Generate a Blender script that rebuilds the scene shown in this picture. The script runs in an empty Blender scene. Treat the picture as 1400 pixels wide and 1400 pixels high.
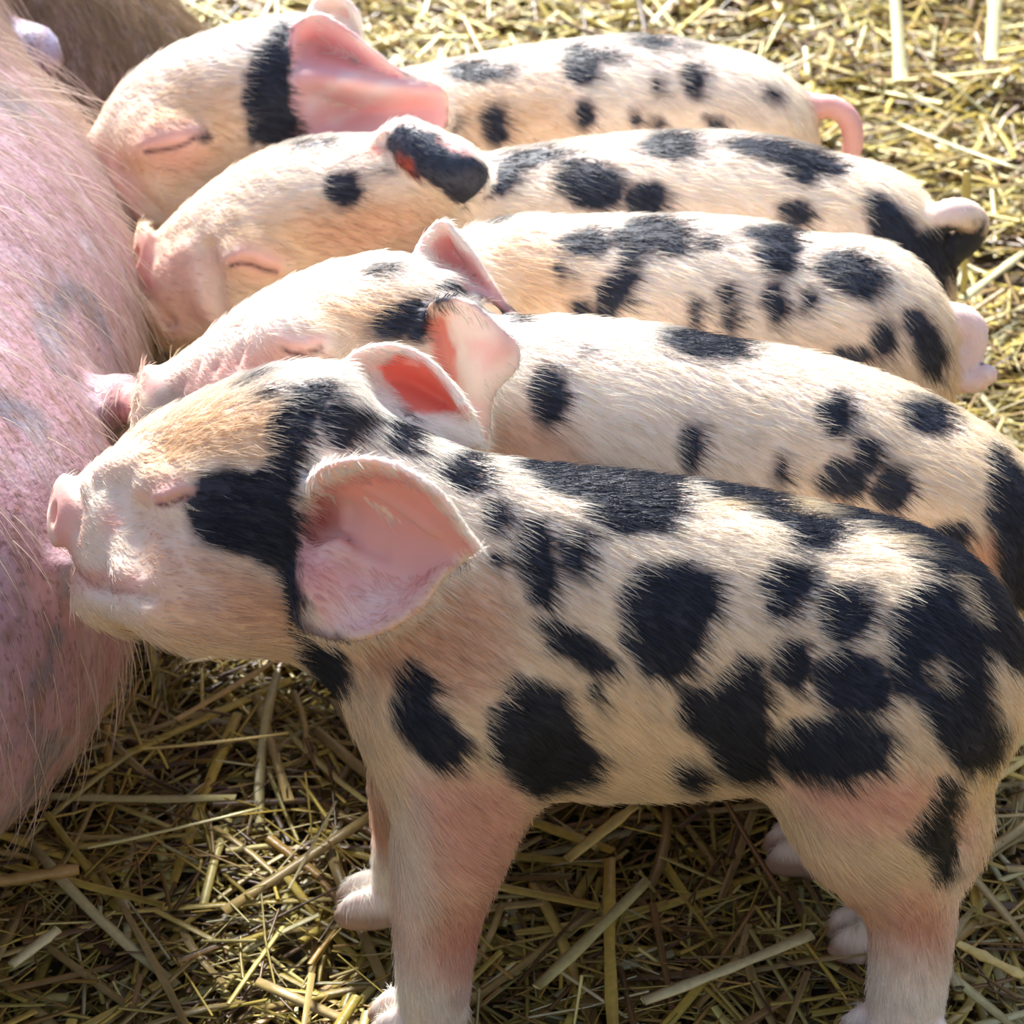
import bpy, math, random
import numpy as np
from mathutils import Vector

# ------------------------------------------------------------------ camera, sky, sun, exposure
F = 3200.0                       # focal length in pixels of a 1400 px wide frame
PITCH = math.radians(30.0)
CAM = np.array([0.0, -0.786, 0.708])
sc = bpy.context.scene
cam_data = bpy.data.cameras.new('camera')
cam_data.sensor_width = 36.0
cam_data.lens = 36.0 * F / 1400.0
cam_data.clip_start = 0.01
cam_data.dof.use_dof = True
cam_data.dof.focus_distance = 0.93
cam_data.dof.aperture_fstop = 22.0
cam = bpy.data.objects.new('camera', cam_data)
cam.location = CAM
cam.rotation_euler = (math.pi / 2 - PITCH, 0, 0)
sc.collection.objects.link(cam)
sc.camera = cam

world = bpy.data.worlds.new('world')
sc.world = world
world.use_nodes = True
wn, wl = world.node_tree.nodes, world.node_tree.links
bg = wn['Background']
tc = wn.new('ShaderNodeTexCoord'); sx = wn.new('ShaderNodeSeparateXYZ')
rp = wn.new('ShaderNodeValToRGB')
rp.color_ramp.elements[0].position = 0.0; rp.color_ramp.elements[0].color = (0.70, 0.56, 0.40, 1)
rp.color_ramp.elements[1].position = 0.75; rp.color_ramp.elements[1].color = (0.42, 0.60, 1.0, 1)
wl.new(tc.outputs['Generated'], sx.inputs[0]); wl.new(sx.outputs['Z'], rp.inputs[0])
wl.new(rp.outputs[0], bg.inputs[0])
bg.inputs[1].default_value = 0.72

sun_d = bpy.data.lights.new('sun', 'SUN')
sun_d.energy = 9.5; sun_d.angle = math.radians(12); sun_d.color = (1.0, 0.98, 0.95)
sun = bpy.data.objects.new('sun', sun_d)
sun_dir = Vector((-0.30, 0.92, 0.98)).normalized()          # towards the sun
sun.rotation_euler = sun_dir.to_track_quat('Z', 'Y').to_euler()
sun.location = (0.5, 2, 3)
sc.collection.objects.link(sun)

vs = sc.view_settings
vs.view_transform = 'Standard'; vs.look = 'None'; vs.gamma = 1.0; vs.use_curve_mapping = False
vs.exposure = 0.35

rng = np.random.default_rng(7)
random.seed(7)

# ------------------------------------------------------------------ helpers
def tag(o, label=None, cat=None, group=None, kind=None):
    if label: o['label'] = label
    if cat: o['category'] = cat
    if group: o['group'] = group
    if kind: o['kind'] = kind
    return o

def depth_of(y, z):
    return (y - CAM[1]) * math.cos(PITCH) + (CAM[2] - z) * math.sin(PITCH)

def P(px, py, Y):
    """world point seen at a photo position, standing at depth Y"""
    a = PITCH + math.atan((py - 700.0) / F)
    z = CAM[2] - (Y - CAM[1]) * math.tan(a)
    return np.array([(px - 700.0) / F * depth_of(Y, z), Y, z])

def PZ(px, py, z):
    """world point seen at a photo position at height z"""
    a = PITCH + math.atan((py - 700.0) / F)
    Y = CAM[1] + (CAM[2] - z) / math.tan(a)
    return np.array([(px - 700.0) / F * depth_of(Y, z), Y, z])

def project(v):
    d = (v[:, 1] - CAM[1]) * math.cos(PITCH) + (CAM[2] - v[:, 2]) * math.sin(PITCH)
    up = (v[:, 1] - CAM[1]) * math.sin(PITCH) + (v[:, 2] - CAM[2]) * math.cos(PITCH)
    return 700 + F * v[:, 0] / d, 700 - F * up / d, d

def section(px, top, bot, Y, ry, rz=None):
    """ellipse section whose outline runs from row top to row bot; bot may be None when rz is known"""
    dy = Y - CAM[1]
    def zc(row, s, rz):
        a = PITCH + math.atan((row - 700.0) / F)
        q = math.sqrt((ry * math.sin(a)) ** 2 + (rz * math.cos(a)) ** 2)
        return CAM[2] + (-s * q - dy * math.sin(a)) / math.cos(a)
    if bot is not None:
        lo, hi = 0.001, 0.2
        for _ in range(40):
            m = (lo + hi) / 2
            if zc(top, 1, m) > zc(bot, -1, m): lo = m
            else: hi = m
        rz = (lo + hi) / 2
    z = zc(top, 1, rz)
    return np.array([(px - 700.0) / F * depth_of(Y, z), Y, z, ry, rz])

def catmull(pts, n):
    """dense Catmull-Rom through rows of any width, about n samples in all"""
    pts = np.asarray(pts, float)
    q = np.vstack([2 * pts[0] - pts[1], pts, 2 * pts[-1] - pts[-2]])
    out = []
    per = max(2, n // (len(pts) - 1))
    for i in range(len(pts) - 1):
        p0, p1, p2, p3 = q[i:i + 4]
        for t in np.linspace(0, 1, per, endpoint=False):
            out.append(0.5 * (2 * p1 + (p2 - p0) * t + (2 * p0 - 5 * p1 + 4 * p2 - p3) * t * t
                              + (3 * p1 - p0 - 3 * p2 + p3) * t ** 3))
    out.append(pts[-1])
    return np.array(out)

def smin(a, b, k):
    h = np.maximum(k - np.abs(a - b), 0) / k
    return np.minimum(a, b) - h * h * k * 0.25

# ------------------------------------------------------------------ signed distance volume
class Volume:
    def __init__(s, lo, hi, h):
        s.lo = np.array(lo, float); s.h = h
        s.n = np.ceil((np.array(hi) - s.lo) / h).astype(int)
        s.D = np.full(s.n, 0.05, np.float32)
        s.ax = [(s.lo[i] + np.arange(s.n[i]) * h).astype(np.float32) for i in range(3)]
    def box(s, lo, hi):
        a = np.clip(np.floor((lo - s.lo) / s.h).astype(int), 0, s.n)
        b = np.clip(np.ceil((hi - s.lo) / s.h).astype(int) + 1, 0, s.n)
        return tuple(slice(a[i], b[i]) for i in range(3))
    def grid(s, sl):
        return s.ax[0][sl[0]][:, None, None], s.ax[1][sl[1]][None, :, None], s.ax[2][sl[2]][None, None, :]
    def ell_into(s, T, c, r, R=None, pad=0.02):
        c = np.asarray(c, float); r = np.asarray(r, float)
        ext = (np.full(3, r.max()) if R is not None else r) + pad
        sl = s.box(c - ext, c + ext)
        if any(q.stop <= q.start for q in sl): return
        X, Yy, Z = s.grid(sl)
        x, y, z = X - c[0], Yy - c[1], Z - c[2]
        if R is not None:
            x, y, z = (R[0, 0] * x + R[1, 0] * y + R[2, 0] * z, R[0, 1] * x + R[1, 1] * y + R[2, 1] * z,
                       R[0, 2] * x + R[1, 2] * y + R[2, 2] * z)
        k0 = np.sqrt((x / r[0]) ** 2 + (y / r[1]) ** 2 + (z / r[2]) ** 2)
        k1 = np.sqrt((x / r[0] ** 2) ** 2 + (y / r[1] ** 2) ** 2 + (z / r[2] ** 2) ** 2) + 1e-9
        d = k0 * (k0 - 1) / k1
        T[sl] = np.minimum(T[sl], d)
    def temp(s): return np.full(s.n, 0.05, np.float32)
    def merge(s, T, k): s.D = smin(s.D, T, k)
    def cut(s, T, k): s.D = -smin(-s.D, T, k)
    def ell(s, c, r, R=None, k=0.012):
        T = s.temp(); s.ell_into(T, c, r, R, pad=k + 0.01); s.merge(T, k)
    def cutell(s, c, r, R=None, k=0.005):
        T = s.temp(); s.ell_into(T, c, r, R, pad=k + 0.008); s.cut(T, k)
    def sections(s, secs, k=0.012, rx=0.55, n=60):
        T = s.temp()
        for c in catmull(secs, n):
            s.ell_into(T, c[:3], (max(0.004, rx * min(c[3], c[4])), max(.003, c[3]), max(.003, c[4])))
        s.merge(T, k)
    def tube(s, pts, k=0.012, n=40, cut=False):
        """pts rows: x y z r"""
        T = s.temp()
        for c in catmull(pts, n):
            r = max(.0008, c[3]); s.ell_into(T, c[:3], (r, r, r), pad=0.012)
        s.cut(T, k) if cut else s.merge(T, k)
    def sheet(s, S, r, k=0.006):
        """S: n*3 dense samples of an ear blade, r: n thicknesses"""
        T = s.temp(); w = 4
        base = np.round((S - s.lo) / s.h).astype(int)
        o = np.stack(np.meshgrid(*[np.arange(-w, w + 1)] * 3, indexing='ij'), -1).reshape(-1, 3)
        Tf = T.reshape(-1)
        for off in o:
            ix = base + off
            ok = np.all((ix >= 0) & (ix < s.n), axis=1)
            d = np.linalg.norm(s.lo + ix * s.h - S, axis=1) - r
            fl = (ix[:, 0] * s.n[1] + ix[:, 1]) * s.n[2] + ix[:, 2]
            np.minimum.at(Tf, fl[ok], d[ok].astype(np.float32))
        s.merge(T, k)
    def at(s, p):
        i = np.clip(np.round((p - s.lo) / s.h).astype(int), 0, s.n - 1)
        return s.D[i[0], i[1], i[2]]
    def hit(s, px, py):
        """first surface point seen at a photo position, and its outward normal"""
        a = PITCH + math.atan((py - 700.0) / F)
        d = P(px, py, 0.0) - CAM; d = d / np.linalg.norm(d)
        t = 0.5
        while t < 2.2:
            p = CAM + d * t
            if np.all(p > s.lo) and np.all(p < s.lo + (s.n - 1) * s.h) and s.at(p) < 0: break
            t += s.h * 0.5
        else:
            return None, None
        i = np.clip(np.round((p - s.lo) / s.h).astype(int), 2, s.n - 3)
        g = np.array([s.D[i[0] + 2, i[1], i[2]] - s.D[i[0] - 2, i[1], i[2]],
                      s.D[i[0], i[1] + 2, i[2]] - s.D[i[0], i[1] - 2, i[2]],
                      s.D[i[0], i[1], i[2] + 2] - s.D[i[0], i[1], i[2] - 2]], float)
        return p, g / (np.linalg.norm(g) + 1e-9)
    def on_surface(s, pix, r, lift=0.0):
        out = []
        for q in pix:
            p, nn = s.hit(q[0], q[1])
            if p is None: continue
            rr = q[2] if len(q) > 2 else r
            out.append(np.append(p + nn * lift, rr))
        return np.array(out)
    def groove(s, pix, r, lift=0.0, k=0.004):
        q = s.on_surface(pix, r, lift)
        if len(q) > 1: s.tube(q, k=k, n=24, cut=True)
    def ridge(s, pix, r, lift=0.0, k=0.008):
        q = s.on_surface(pix, r, lift)
        if len(q) > 1: s.tube(q, k=k, n=24)
    def mesh(s):
        D = s.D; n = np.array(D.shape); lo = s.lo; h = s.h
        ins = D < 0
        c = [ins[a:n[0] - 1 + a, b:n[1] - 1 + b, e:n[2] - 1 + e] for a in (0, 1) for b in (0, 1) for e in (0, 1)]
        tot = sum(x.astype(np.int8) for x in c)
        act = (tot > 0) & (tot < 8)
        I, J, K = np.nonzero(act)
        idx = np.full(act.shape, -1, np.int64); idx[I, J, K] = np.arange(len(I))
        acc = np.zeros((len(I), 3)); cnt = np.zeros(len(I))
        cor = [(a, b, e) for a in (0, 1) for b in (0, 1) for e in (0, 1)]
        for p in cor:
            for ax in range(3):
                if p[ax]: continue
                q = list(p); q[ax] = 1
                d0 = D[I + p[0], J + p[1], K + p[2]]; d1 = D[I + q[0], J + q[1], K + q[2]]
                m = (d0 < 0) != (d1 < 0)
                t = np.where(m, d0 / np.where(m, d0 - d1, 1), 0)
                pos = np.array(p, float)[None, :].repeat(len(I), 0); pos[:, ax] += t
                acc[m] += pos[m]; cnt[m] += 1
        V = lo + (np.stack([I, J, K], 1) + acc / cnt[:, None]) * h
        quads = []
        for ax in range(3):
            u, w = (ax + 1) % 3, (ax + 2) % 3
            sl0 = [slice(1, -1)] * 3; sl1 = [slice(1, -1)] * 3
            sl0[ax] = slice(0, -1); sl1[ax] = slice(1, None)
            a = ins[tuple(sl0)]; b = ins[tuple(sl1)]
            for flip in (False, True):
                m = (a & ~b) if not flip else (~a & b)
                g = np.stack(np.nonzero(m), 1)
                off = np.ones(3, int); off[ax] = 0
                g = g + off
                def cell(du, dw):
                    q = g.copy(); q[:, u] += du; q[:, w] += dw
                    return idx[q[:, 0], q[:, 1], q[:, 2]]
                f = [cell(-1, -1), cell(0, -1), cell(0, 0), cell(-1, 0)]
                if flip: f = f[::-1]
                quads.append(np.stack(f, 1))
        Q = np.vstack(quads)
        Q = Q[np.all(Q >= 0, axis=1)]
        return V, Q

def vertex_normals(V, Q):
    fn = np.cross(V[Q[:, 2]] - V[Q[:, 0]], V[Q[:, 3]] - V[Q[:, 1]])
    N = np.zeros_like(V)
    for k in range(4): np.add.at(N, Q[:, k], fn)
    return N / (np.linalg.norm(N, axis=1)[:, None] + 1e-12)

def make_mesh(name, V, Q, mat, parent=None, colors=None, smooth=True, link=True):
    me = bpy.data.meshes.new(name)
    V = np.asarray(V, np.float32); Q = np.asarray(Q, np.int32); k = Q.shape[1]
    me.vertices.add(len(V)); me.vertices.foreach_set('co', V.ravel())
    me.loops.add(Q.size); me.loops.foreach_set('vertex_index', Q.ravel())
    me.polygons.add(len(Q)); me.polygons.foreach_set('loop_start', np.arange(0, Q.size, k, dtype=np.int32))
    me.update(calc_edges=True)
    if smooth: me.polygons.foreach_set('use_smooth', np.ones(len(Q), bool))
    if colors is not None:
        at = me.color_attributes.new('coat', 'FLOAT_COLOR', 'POINT')
        c4 = np.ones((len(V), 4), np.float32); c4[:, :colors.shape[1]] = colors
        at.data.foreach_set('color', c4.ravel())
    me.validate()
    me.materials.append(mat)
    o = bpy.data.objects.new(name, me)
    if link: sc.collection.objects.link(o)
    if parent: o.parent = parent
    return o

def strands(name, pts, rad, cols, mat, parent):
    """pts: n*m*3, rad: n*m, cols: n*3 -> one hair curves object"""
    n, m = pts.shape[:2]
    hc = bpy.data.hair_curves.new(name)
    hc.add_curves([m] * n)
    hc.attributes['position'].data.foreach_set('vector', pts.astype(np.float32).ravel()) if 'position' in hc.attributes \
        else hc.attributes.new('position', 'FLOAT_VECTOR', 'POINT').data.foreach_set('vector', pts.astype(np.float32).ravel())
    ra = hc.attributes.get('radius') or hc.attributes.new('radius', 'FLOAT', 'POINT')
    ra.data.foreach_set('value', rad.astype(np.float32).ravel())
    ca = hc.attributes.new('coat', 'FLOAT_COLOR', 'CURVE')
    c4 = np.ones((n, 4), np.float32); c4[:, :3] = cols
    ca.data.foreach_set('color', c4.ravel())
    hc.materials.append(mat)
    o = bpy.data.objects.new(name, hc)
    sc.collection.objects.link(o)
    if parent: o.parent = parent
    o['kind'] = 'stuff'
    return o

def noise3(p, freq, seed=0):
    """cheap smooth value noise, -1..1"""
    r = np.random.default_rng(seed)
    tab = r.uniform(-1, 1, (32, 32, 32))
    q = p * freq; i = np.floor(q).astype(int); f = q - i; f = f * f * (3 - 2 * f)
    o = 0
    for a in (0, 1):
        for b in (0, 1):
            for c in (0, 1):
                w = (f[:, 0] if a else 1 - f[:, 0]) * (f[:, 1] if b else 1 - f[:, 1]) * (f[:, 2] if c else 1 - f[:, 2])
                o = o + w * tab[(i[:, 0] + a) % 32, (i[:, 1] + b) % 32, (i[:, 2] + c) % 32]
    return o

# ------------------------------------------------------------------ materials
def mat_nodes(name):
    m = bpy.data.materials.new(name); m.use_nodes = True
    nt = m.node_tree; return m, nt.nodes, nt.links, nt.nodes['Principled BSDF']

def skin_material(name, sss=0.35, rough=0.55, bump_scale=900, bump=0.15):
    m, N, L, b = mat_nodes(name)
    a = N.new('ShaderNodeAttribute'); a.attribute_name = 'coat'
    L.new(a.outputs['Color'], b.inputs['Base Color'])
    b.inputs['Roughness'].default_value = rough
    b.inputs['Subsurface Weight'].default_value = sss
    b.inputs['Subsurface Radius'].default_value = (1.0, 0.28, 0.18)
    b.inputs['Subsurface Scale'].default_value = 0.006
    b.inputs['Specular IOR Level'].default_value = 0.3
    t = N.new('ShaderNodeTexNoise'); t.inputs['Scale'].default_value = bump_scale; t.inputs['Detail'].default_value = 3
    co = N.new('ShaderNodeTexCoord'); L.new(co.outputs['Object'], t.inputs['Vector'])
    bp = N.new('ShaderNodeBump'); bp.inputs['Strength'].default_value = bump; bp.inputs['Distance'].default_value = 0.001
    L.new(t.outputs['Fac'], bp.inputs['Height']); L.new(bp.outputs[0], b.inputs['Normal'])
    return m

def hair_material(name):
    m, N, L, b = mat_nodes(name)
    a = N.new('ShaderNodeAttribute'); a.attribute_name = 'coat'
    L.new(a.outputs['Color'], b.inputs['Base Color'])
    b.inputs['Roughness'].default_value = 0.38
    b.inputs['Specular IOR Level'].default_value = 0.6
    tr = N.new('ShaderNodeBsdfTranslucent'); L.new(a.outputs['Color'], tr.inputs[0])
    mx = N.new('ShaderNodeMixShader'); mx.inputs[0].default_value = 0.25
    L.new(b.outputs[0], mx.inputs[1]); L.new(tr.outputs[0], mx.inputs[2])
    L.new(mx.outputs[0], N['Material Output'].inputs['Surface'])
    return m

SKIN = skin_material('piglet_skin')
SOWSKIN = skin_material('sow_skin', 0.2, 0.5, 300, 0.7)
def mottle(m):
    N, L = m.node_tree.nodes, m.node_tree.links
    b = N['Principled BSDF']; a = next(n for n in N if n.type == 'ATTRIBUTE')
    co = next(n for n in N if n.type == 'TEX_COORD'); mp = N.new('ShaderNodeMapping')
    mp.inputs['Scale'].default_value = (1, 1, .45); L.new(co.outputs['Object'], mp.inputs[0])
    src = a.outputs['Color']
    for sc_, lo, hi, c, k in ((150, .50, .62, (.30, .17, .15, 1), .55), (420, .54, .66, (.16, .09, .08, 1), .6), (60, .52, .70, (.62, .50, .55, 1), .5)):
        t = N.new('ShaderNodeTexNoise'); t.inputs['Scale'].default_value = sc_; t.inputs['Detail'].default_value = 4
        L.new(mp.outputs[0], t.inputs['Vector'])
        r_ = N.new('ShaderNodeMapRange'); r_.inputs[1].default_value = lo; r_.inputs[2].default_value = hi; r_.inputs[4].default_value = k
        L.new(t.outputs['Fac'], r_.inputs[0])
        mx = N.new('ShaderNodeMixRGB'); L.new(r_.outputs[0], mx.inputs[0]); L.new(src, mx.inputs[1]); mx.inputs[2].default_value = c
        src = mx.outputs[0]
    L.new(src, b.inputs['Base Color'])
mottle(SOWSKIN)
HAIR = hair_material('piglet_hair')

def straw_material(name):
    m, N, L, b = mat_nodes(name)
    a = N.new('ShaderNodeAttribute'); a.attribute_name = 'coat'
    t = N.new('ShaderNodeTexNoise'); t.inputs['Scale'].default_value = 260; t.inputs['Detail'].default_value = 4
    co = N.new('ShaderNodeTexCoord'); L.new(co.outputs['Object'], t.inputs['Vector'])
    r = N.new('ShaderNodeMapRange'); r.inputs[3].default_value = 0.65; r.inputs[4].default_value = 1.25
    L.new(t.outputs['Fac'], r.inputs[0])
    mu = N.new('ShaderNodeVectorMath'); mu.operation = 'SCALE'
    L.new(a.outputs['Color'], mu.inputs[0]); L.new(r.outputs[0], mu.inputs['Scale'])
    L.new(mu.outputs[0], b.inputs['Base Color'])
    b.inputs['Roughness'].default_value = 0.38
    b.inputs['Specular IOR Level'].default_value = 0.5
    bp = N.new('ShaderNodeBump'); bp.inputs['Strength'].default_value = 0.35; bp.inputs['Distance'].default_value = 0.001
    L.new(t.outputs['Fac'], bp.inputs['Height']); L.new(bp.outputs[0], b.inputs['Normal'])
    return m
STRAW = straw_material('straw')

# ------------------------------------------------------------------ coat painting
CREAM = (0.86, 0.71, 0.48); WHITE = (0.93, 0.88, 0.79); TAN = (0.74, 0.47, 0.20); PINK = (0.80, 0.40, 0.34)
BLACK = (0.016, 0.019, 0.030); EARPINK = (0.86, 0.46, 0.44); RED = (0.78, 0.17, 0.12); BELLY = (0.76, 0.44, 0.32)
GREY = (0.10, 0.11, 0.14); ORANGE = (0.72, 0.38, 0.20)

def in_poly(x, y, poly):
    """signed distance (negative inside) in pixels"""
    poly = np.asarray(poly, float); n = len(poly)
    ins = np.zeros(len(x), bool); dist = np.full(len(x), 1e9)
    for i in range(n):
        x1, y1 = poly[i]; x2, y2 = poly[(i + 1) % n]
        c = ((y1 > y) != (y2 > y)) & (x < (x2 - x1) * (y - y1) / ((y2 - y1) or 1e-9) + x1)
        ins ^= c
        ex, ey = x2 - x1, y2 - y1
        t = np.clip(((x - x1) * ex + (y - y1) * ey) / (ex * ex + ey * ey + 1e-9), 0, 1)
        dist = np.minimum(dist, np.hypot(x - x1 - t * ex, y - y1 - t * ey))
    return np.where(ins, -dist, dist)

def line_dist(x, y, pts):
    d = np.full(len(x), 1e9)
    for (x1, y1), (x2, y2) in zip(pts[:-1], pts[1:]):
        ex, ey = x2 - x1, y2 - y1
        t = np.clip(((x - x1) * ex + (y - y1) * ey) / (ex * ex + ey * ey + 1e-9), 0, 1)
        d = np.minimum(d, np.hypot(x - x1 - t * ex, y - y1 - t * ey))
    return d

def ell_dist(x, y, e):
    a = math.radians(e[4] if len(e) > 4 else 0)
    dx, dy = x - e[0], y - e[1]
    u = dx * math.cos(a) + dy * math.sin(a); v = -dx * math.sin(a) + dy * math.cos(a)
    k = np.sqrt((u / e[2]) ** 2 + (v / e[3]) ** 2)
    return (k - 1) * min(e[2], e[3])

def paint(V, N, base, layers, seed, h):
    """layers: (shapes, colour, softness px, strength); a mark is laid on the near skin it is seen on"""
    px, py, d = project(V)
    toc = CAM - V; toc /= np.linalg.norm(toc, axis=1)[:, None]
    facing = (N * toc).sum(1)
    gx = np.clip((px / 6).astype(int), -60, 320) + 60; gy = np.clip((py / 6).astype(int), -60, 400) + 60
    zb = np.full((400, 480), 9.0); np.minimum.at(zb, (gx, gy), d)
    zs = zb.copy()
    for ox in (-1, 0, 1):
        for oy in (-1, 0, 1):
            zs = np.minimum(zs, np.roll(np.roll(zb, ox, 0), oy, 1))
    vis = (facing > -0.35) & (d < zs[gx, gy] + 0.014 + 0.02 * (facing < 0.3))
    col = base.copy()
    sc_ = 0.93 / np.median(d)
    jx = px + 7 * sc_ * noise3(V, 160, seed) + 3 * noise3(V, 420, seed + 1)
    jy = py + 7 * sc_ * noise3(V, 160, seed + 2) + 3 * noise3(V, 420, seed + 3)
    dark = np.zeros(len(V))
    for shapes, c, soft, strength in layers:
        w = np.zeros(len(V))
        ux, uy = (px, py) if soft <= 6 else (jx, jy)
        for s in shapes:
            if isinstance(s[0], str): dd = line_dist(ux, uy, s[1]) - s[2]
            elif isinstance(s[0], (int, float)): dd = ell_dist(ux, uy, s)
            else: dd = in_poly(ux, uy, s)
            if c is BLACK: dd = dd - 5.0 * sc_ * (min(1.0, min(s[2], s[3]) / 16.0) if isinstance(s[0], (int, float)) else 1.0)
            w = np.maximum(w, np.clip(0.5 - dd / soft, 0, 1))
        w = w * strength * vis
        col = col * (1 - w[:, None]) + np.array(c) * w[:, None]
        if c is BLACK: dark = np.maximum(dark, w)
        else: dark = dark * (1 - w)
    # the side away from the camera carries marks of its own
    back = np.clip((-facing - 0.3) * 6, 0, 1)
    nn = noise3(V, 26, seed + 9) + 0.35 * noise3(V, 60, seed + 10)
    up = np.clip((V[:, 2] - 0.13) * 40, 0, 1)
    w = np.clip((nn - 0.22) * 9, 0, 1) * back * up * (~vis)
    col = col * (1 - w[:, None]) + np.array(BLACK) * w[:, None]
    return col, vis, facing

# ------------------------------------------------------------------ fur
def grow_fur(name, V, Q, N, col, flow, length, count, parent, seed, width=0.00016, lift=0.28):
    r = np.random.default_rng(seed)
    A = V[Q[:, 0]]; B = V[Q[:, 1]]; C = V[Q[:, 2]]; E = V[Q[:, 3]]
    area = np.linalg.norm(np.cross(C - A, E - B), axis=1) * 0.5
    dens = area * np.clip(length[Q[:, 0]] * 1e3, 0, 1)
    cum = np.cumsum(dens); pick = np.searchsorted(cum, r.uniform(0, cum[-1], count))
    pick = np.clip(pick, 0, len(Q) - 1)
    u, v = r.random(count)[:, None], r.random(count)[:, None]
    q = Q[pick]
    root = (V[q[:, 0]] * (1 - u) + V[q[:, 1]] * u) * (1 - v) + (V[q[:, 3]] * (1 - u) + V[q[:, 2]] * u) * v
    k = q[:, 0]
    n = N[k]; c = col[k]; ln = length[k] * r.uniform(0.6, 1.25, count)
    f = flow[k] + 0.15 * r.normal(size=(count, 3)) + 0.22 * np.stack([noise3(root, 70, seed + i) for i in range(3)], 1)
    f = f - n * (f * n).sum(1)[:, None]
    f /= np.linalg.norm(f, axis=1)[:, None] + 1e-9
    m = 5
    pts = np.zeros((count, m, 3)); rad = np.zeros((count, m))
    lf = lift * r.uniform(0.5, 1.7, count)
    for i in range(m):
        t = i / (m - 1)
        pts[:, i] = root + f * (ln * t)[:, None] + n * (ln * lf * t * (1 - 0.45 * t))[:, None] - n * 0.0003
        pts[:, i, 2] -= 0.06 * ln * t * t
        rad[:, i] = width * (1 - 0.8 * t)
    tint = r.uniform(0.82, 1.16, count)[:, None]
    return strands(name, pts, rad, np.clip(c * tint, 0, 1), HAIR, parent)

def hit_ear_grid(rows, n=90):
    """rows: 5 x 5 control points (px, py, Y) -> dense sheet samples and a per-sample edge measure"""
    G = np.array([[P(*q) for q in row] for row in rows])
    U = np.array([catmull(G[:, j], n) for j in range(G.shape[1])])       # j, i, 3
    S = np.array([catmull(U[:, i], n) for i in range(U.shape[1])])
    a = np.linspace(0, 1, S.shape[0])[:, None]; b = np.linspace(0, 1, S.shape[1])[None, :]
    edge = np.minimum(np.minimum(b, 1 - b), 1 - a) + 0 * a
    return S.reshape(-1, 3), edge.ravel()

def foot(v, p, fwd=-1, r=0.0125):
    """two hoof toes and the heel pad at ground point p"""
    x, y, z = p
    for s in (-1, 1):
        v.ell((x + fwd * 0.010, y + s * 0.0068, z + 0.010), (0.015, 0.0068, 0.011), k=0.004)
        v.ell((x + fwd * 0.018, y + s * 0.0068, z + 0.006), (0.010, 0.0055, 0.007), k=0.003)
        v.ell((x - fwd * 0.011, y + s * 0.008, z + 0.020), (0.005, 0.0045, 0.006), k=0.003)   # dew claw

def snout(v, c, axis, r, k=0.004):
    """flat round nose disc with two nostrils; axis points out of the nose"""
    a = np.array(axis, float); a /= np.linalg.norm(a)
    s = np.cross(a, (0, 0, 1)); s /= np.linalg.norm(s); t = np.cross(s, a)
    R = np.stack([a, s, t], 1)
    v.ell(c, (0.0045, r, r * 1.08), R, k=k)
    for e in (-1, 1):
        v.cutell(c + a * 0.004 + s * e * r * 0.42 + t * r * 0.08, (0.006, r * 0.18, r * 0.28), R, k=0.002)

def eye(v, lid, bulge):
    """closed eye: ball under the lid, fold of the upper lid, deep slit; lid = photo positions along the slit"""
    q = v.on_surface(lid, 0)
    c = q[len(q) // 2, :3]; w = np.linalg.norm(q[-1, :3] - q[0, :3])
    _, n = v.hit(*lid[len(lid) // 2])
    v.ell(c - n * w * bulge, (w * 0.50, w * 0.36, w * 0.36), k=0.008)
    up = [(a, b - (4 + 10 * (1 - abs(2 * i / (len(lid) - 1) - 1))) * 1.0) for i, (a, b) in enumerate(lid)]
    v.ridge(up, w * .11, lift=-w * .03, k=0.005)
    v.groove(lid, 0.0016, lift=0.0003, k=0.0025)

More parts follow.
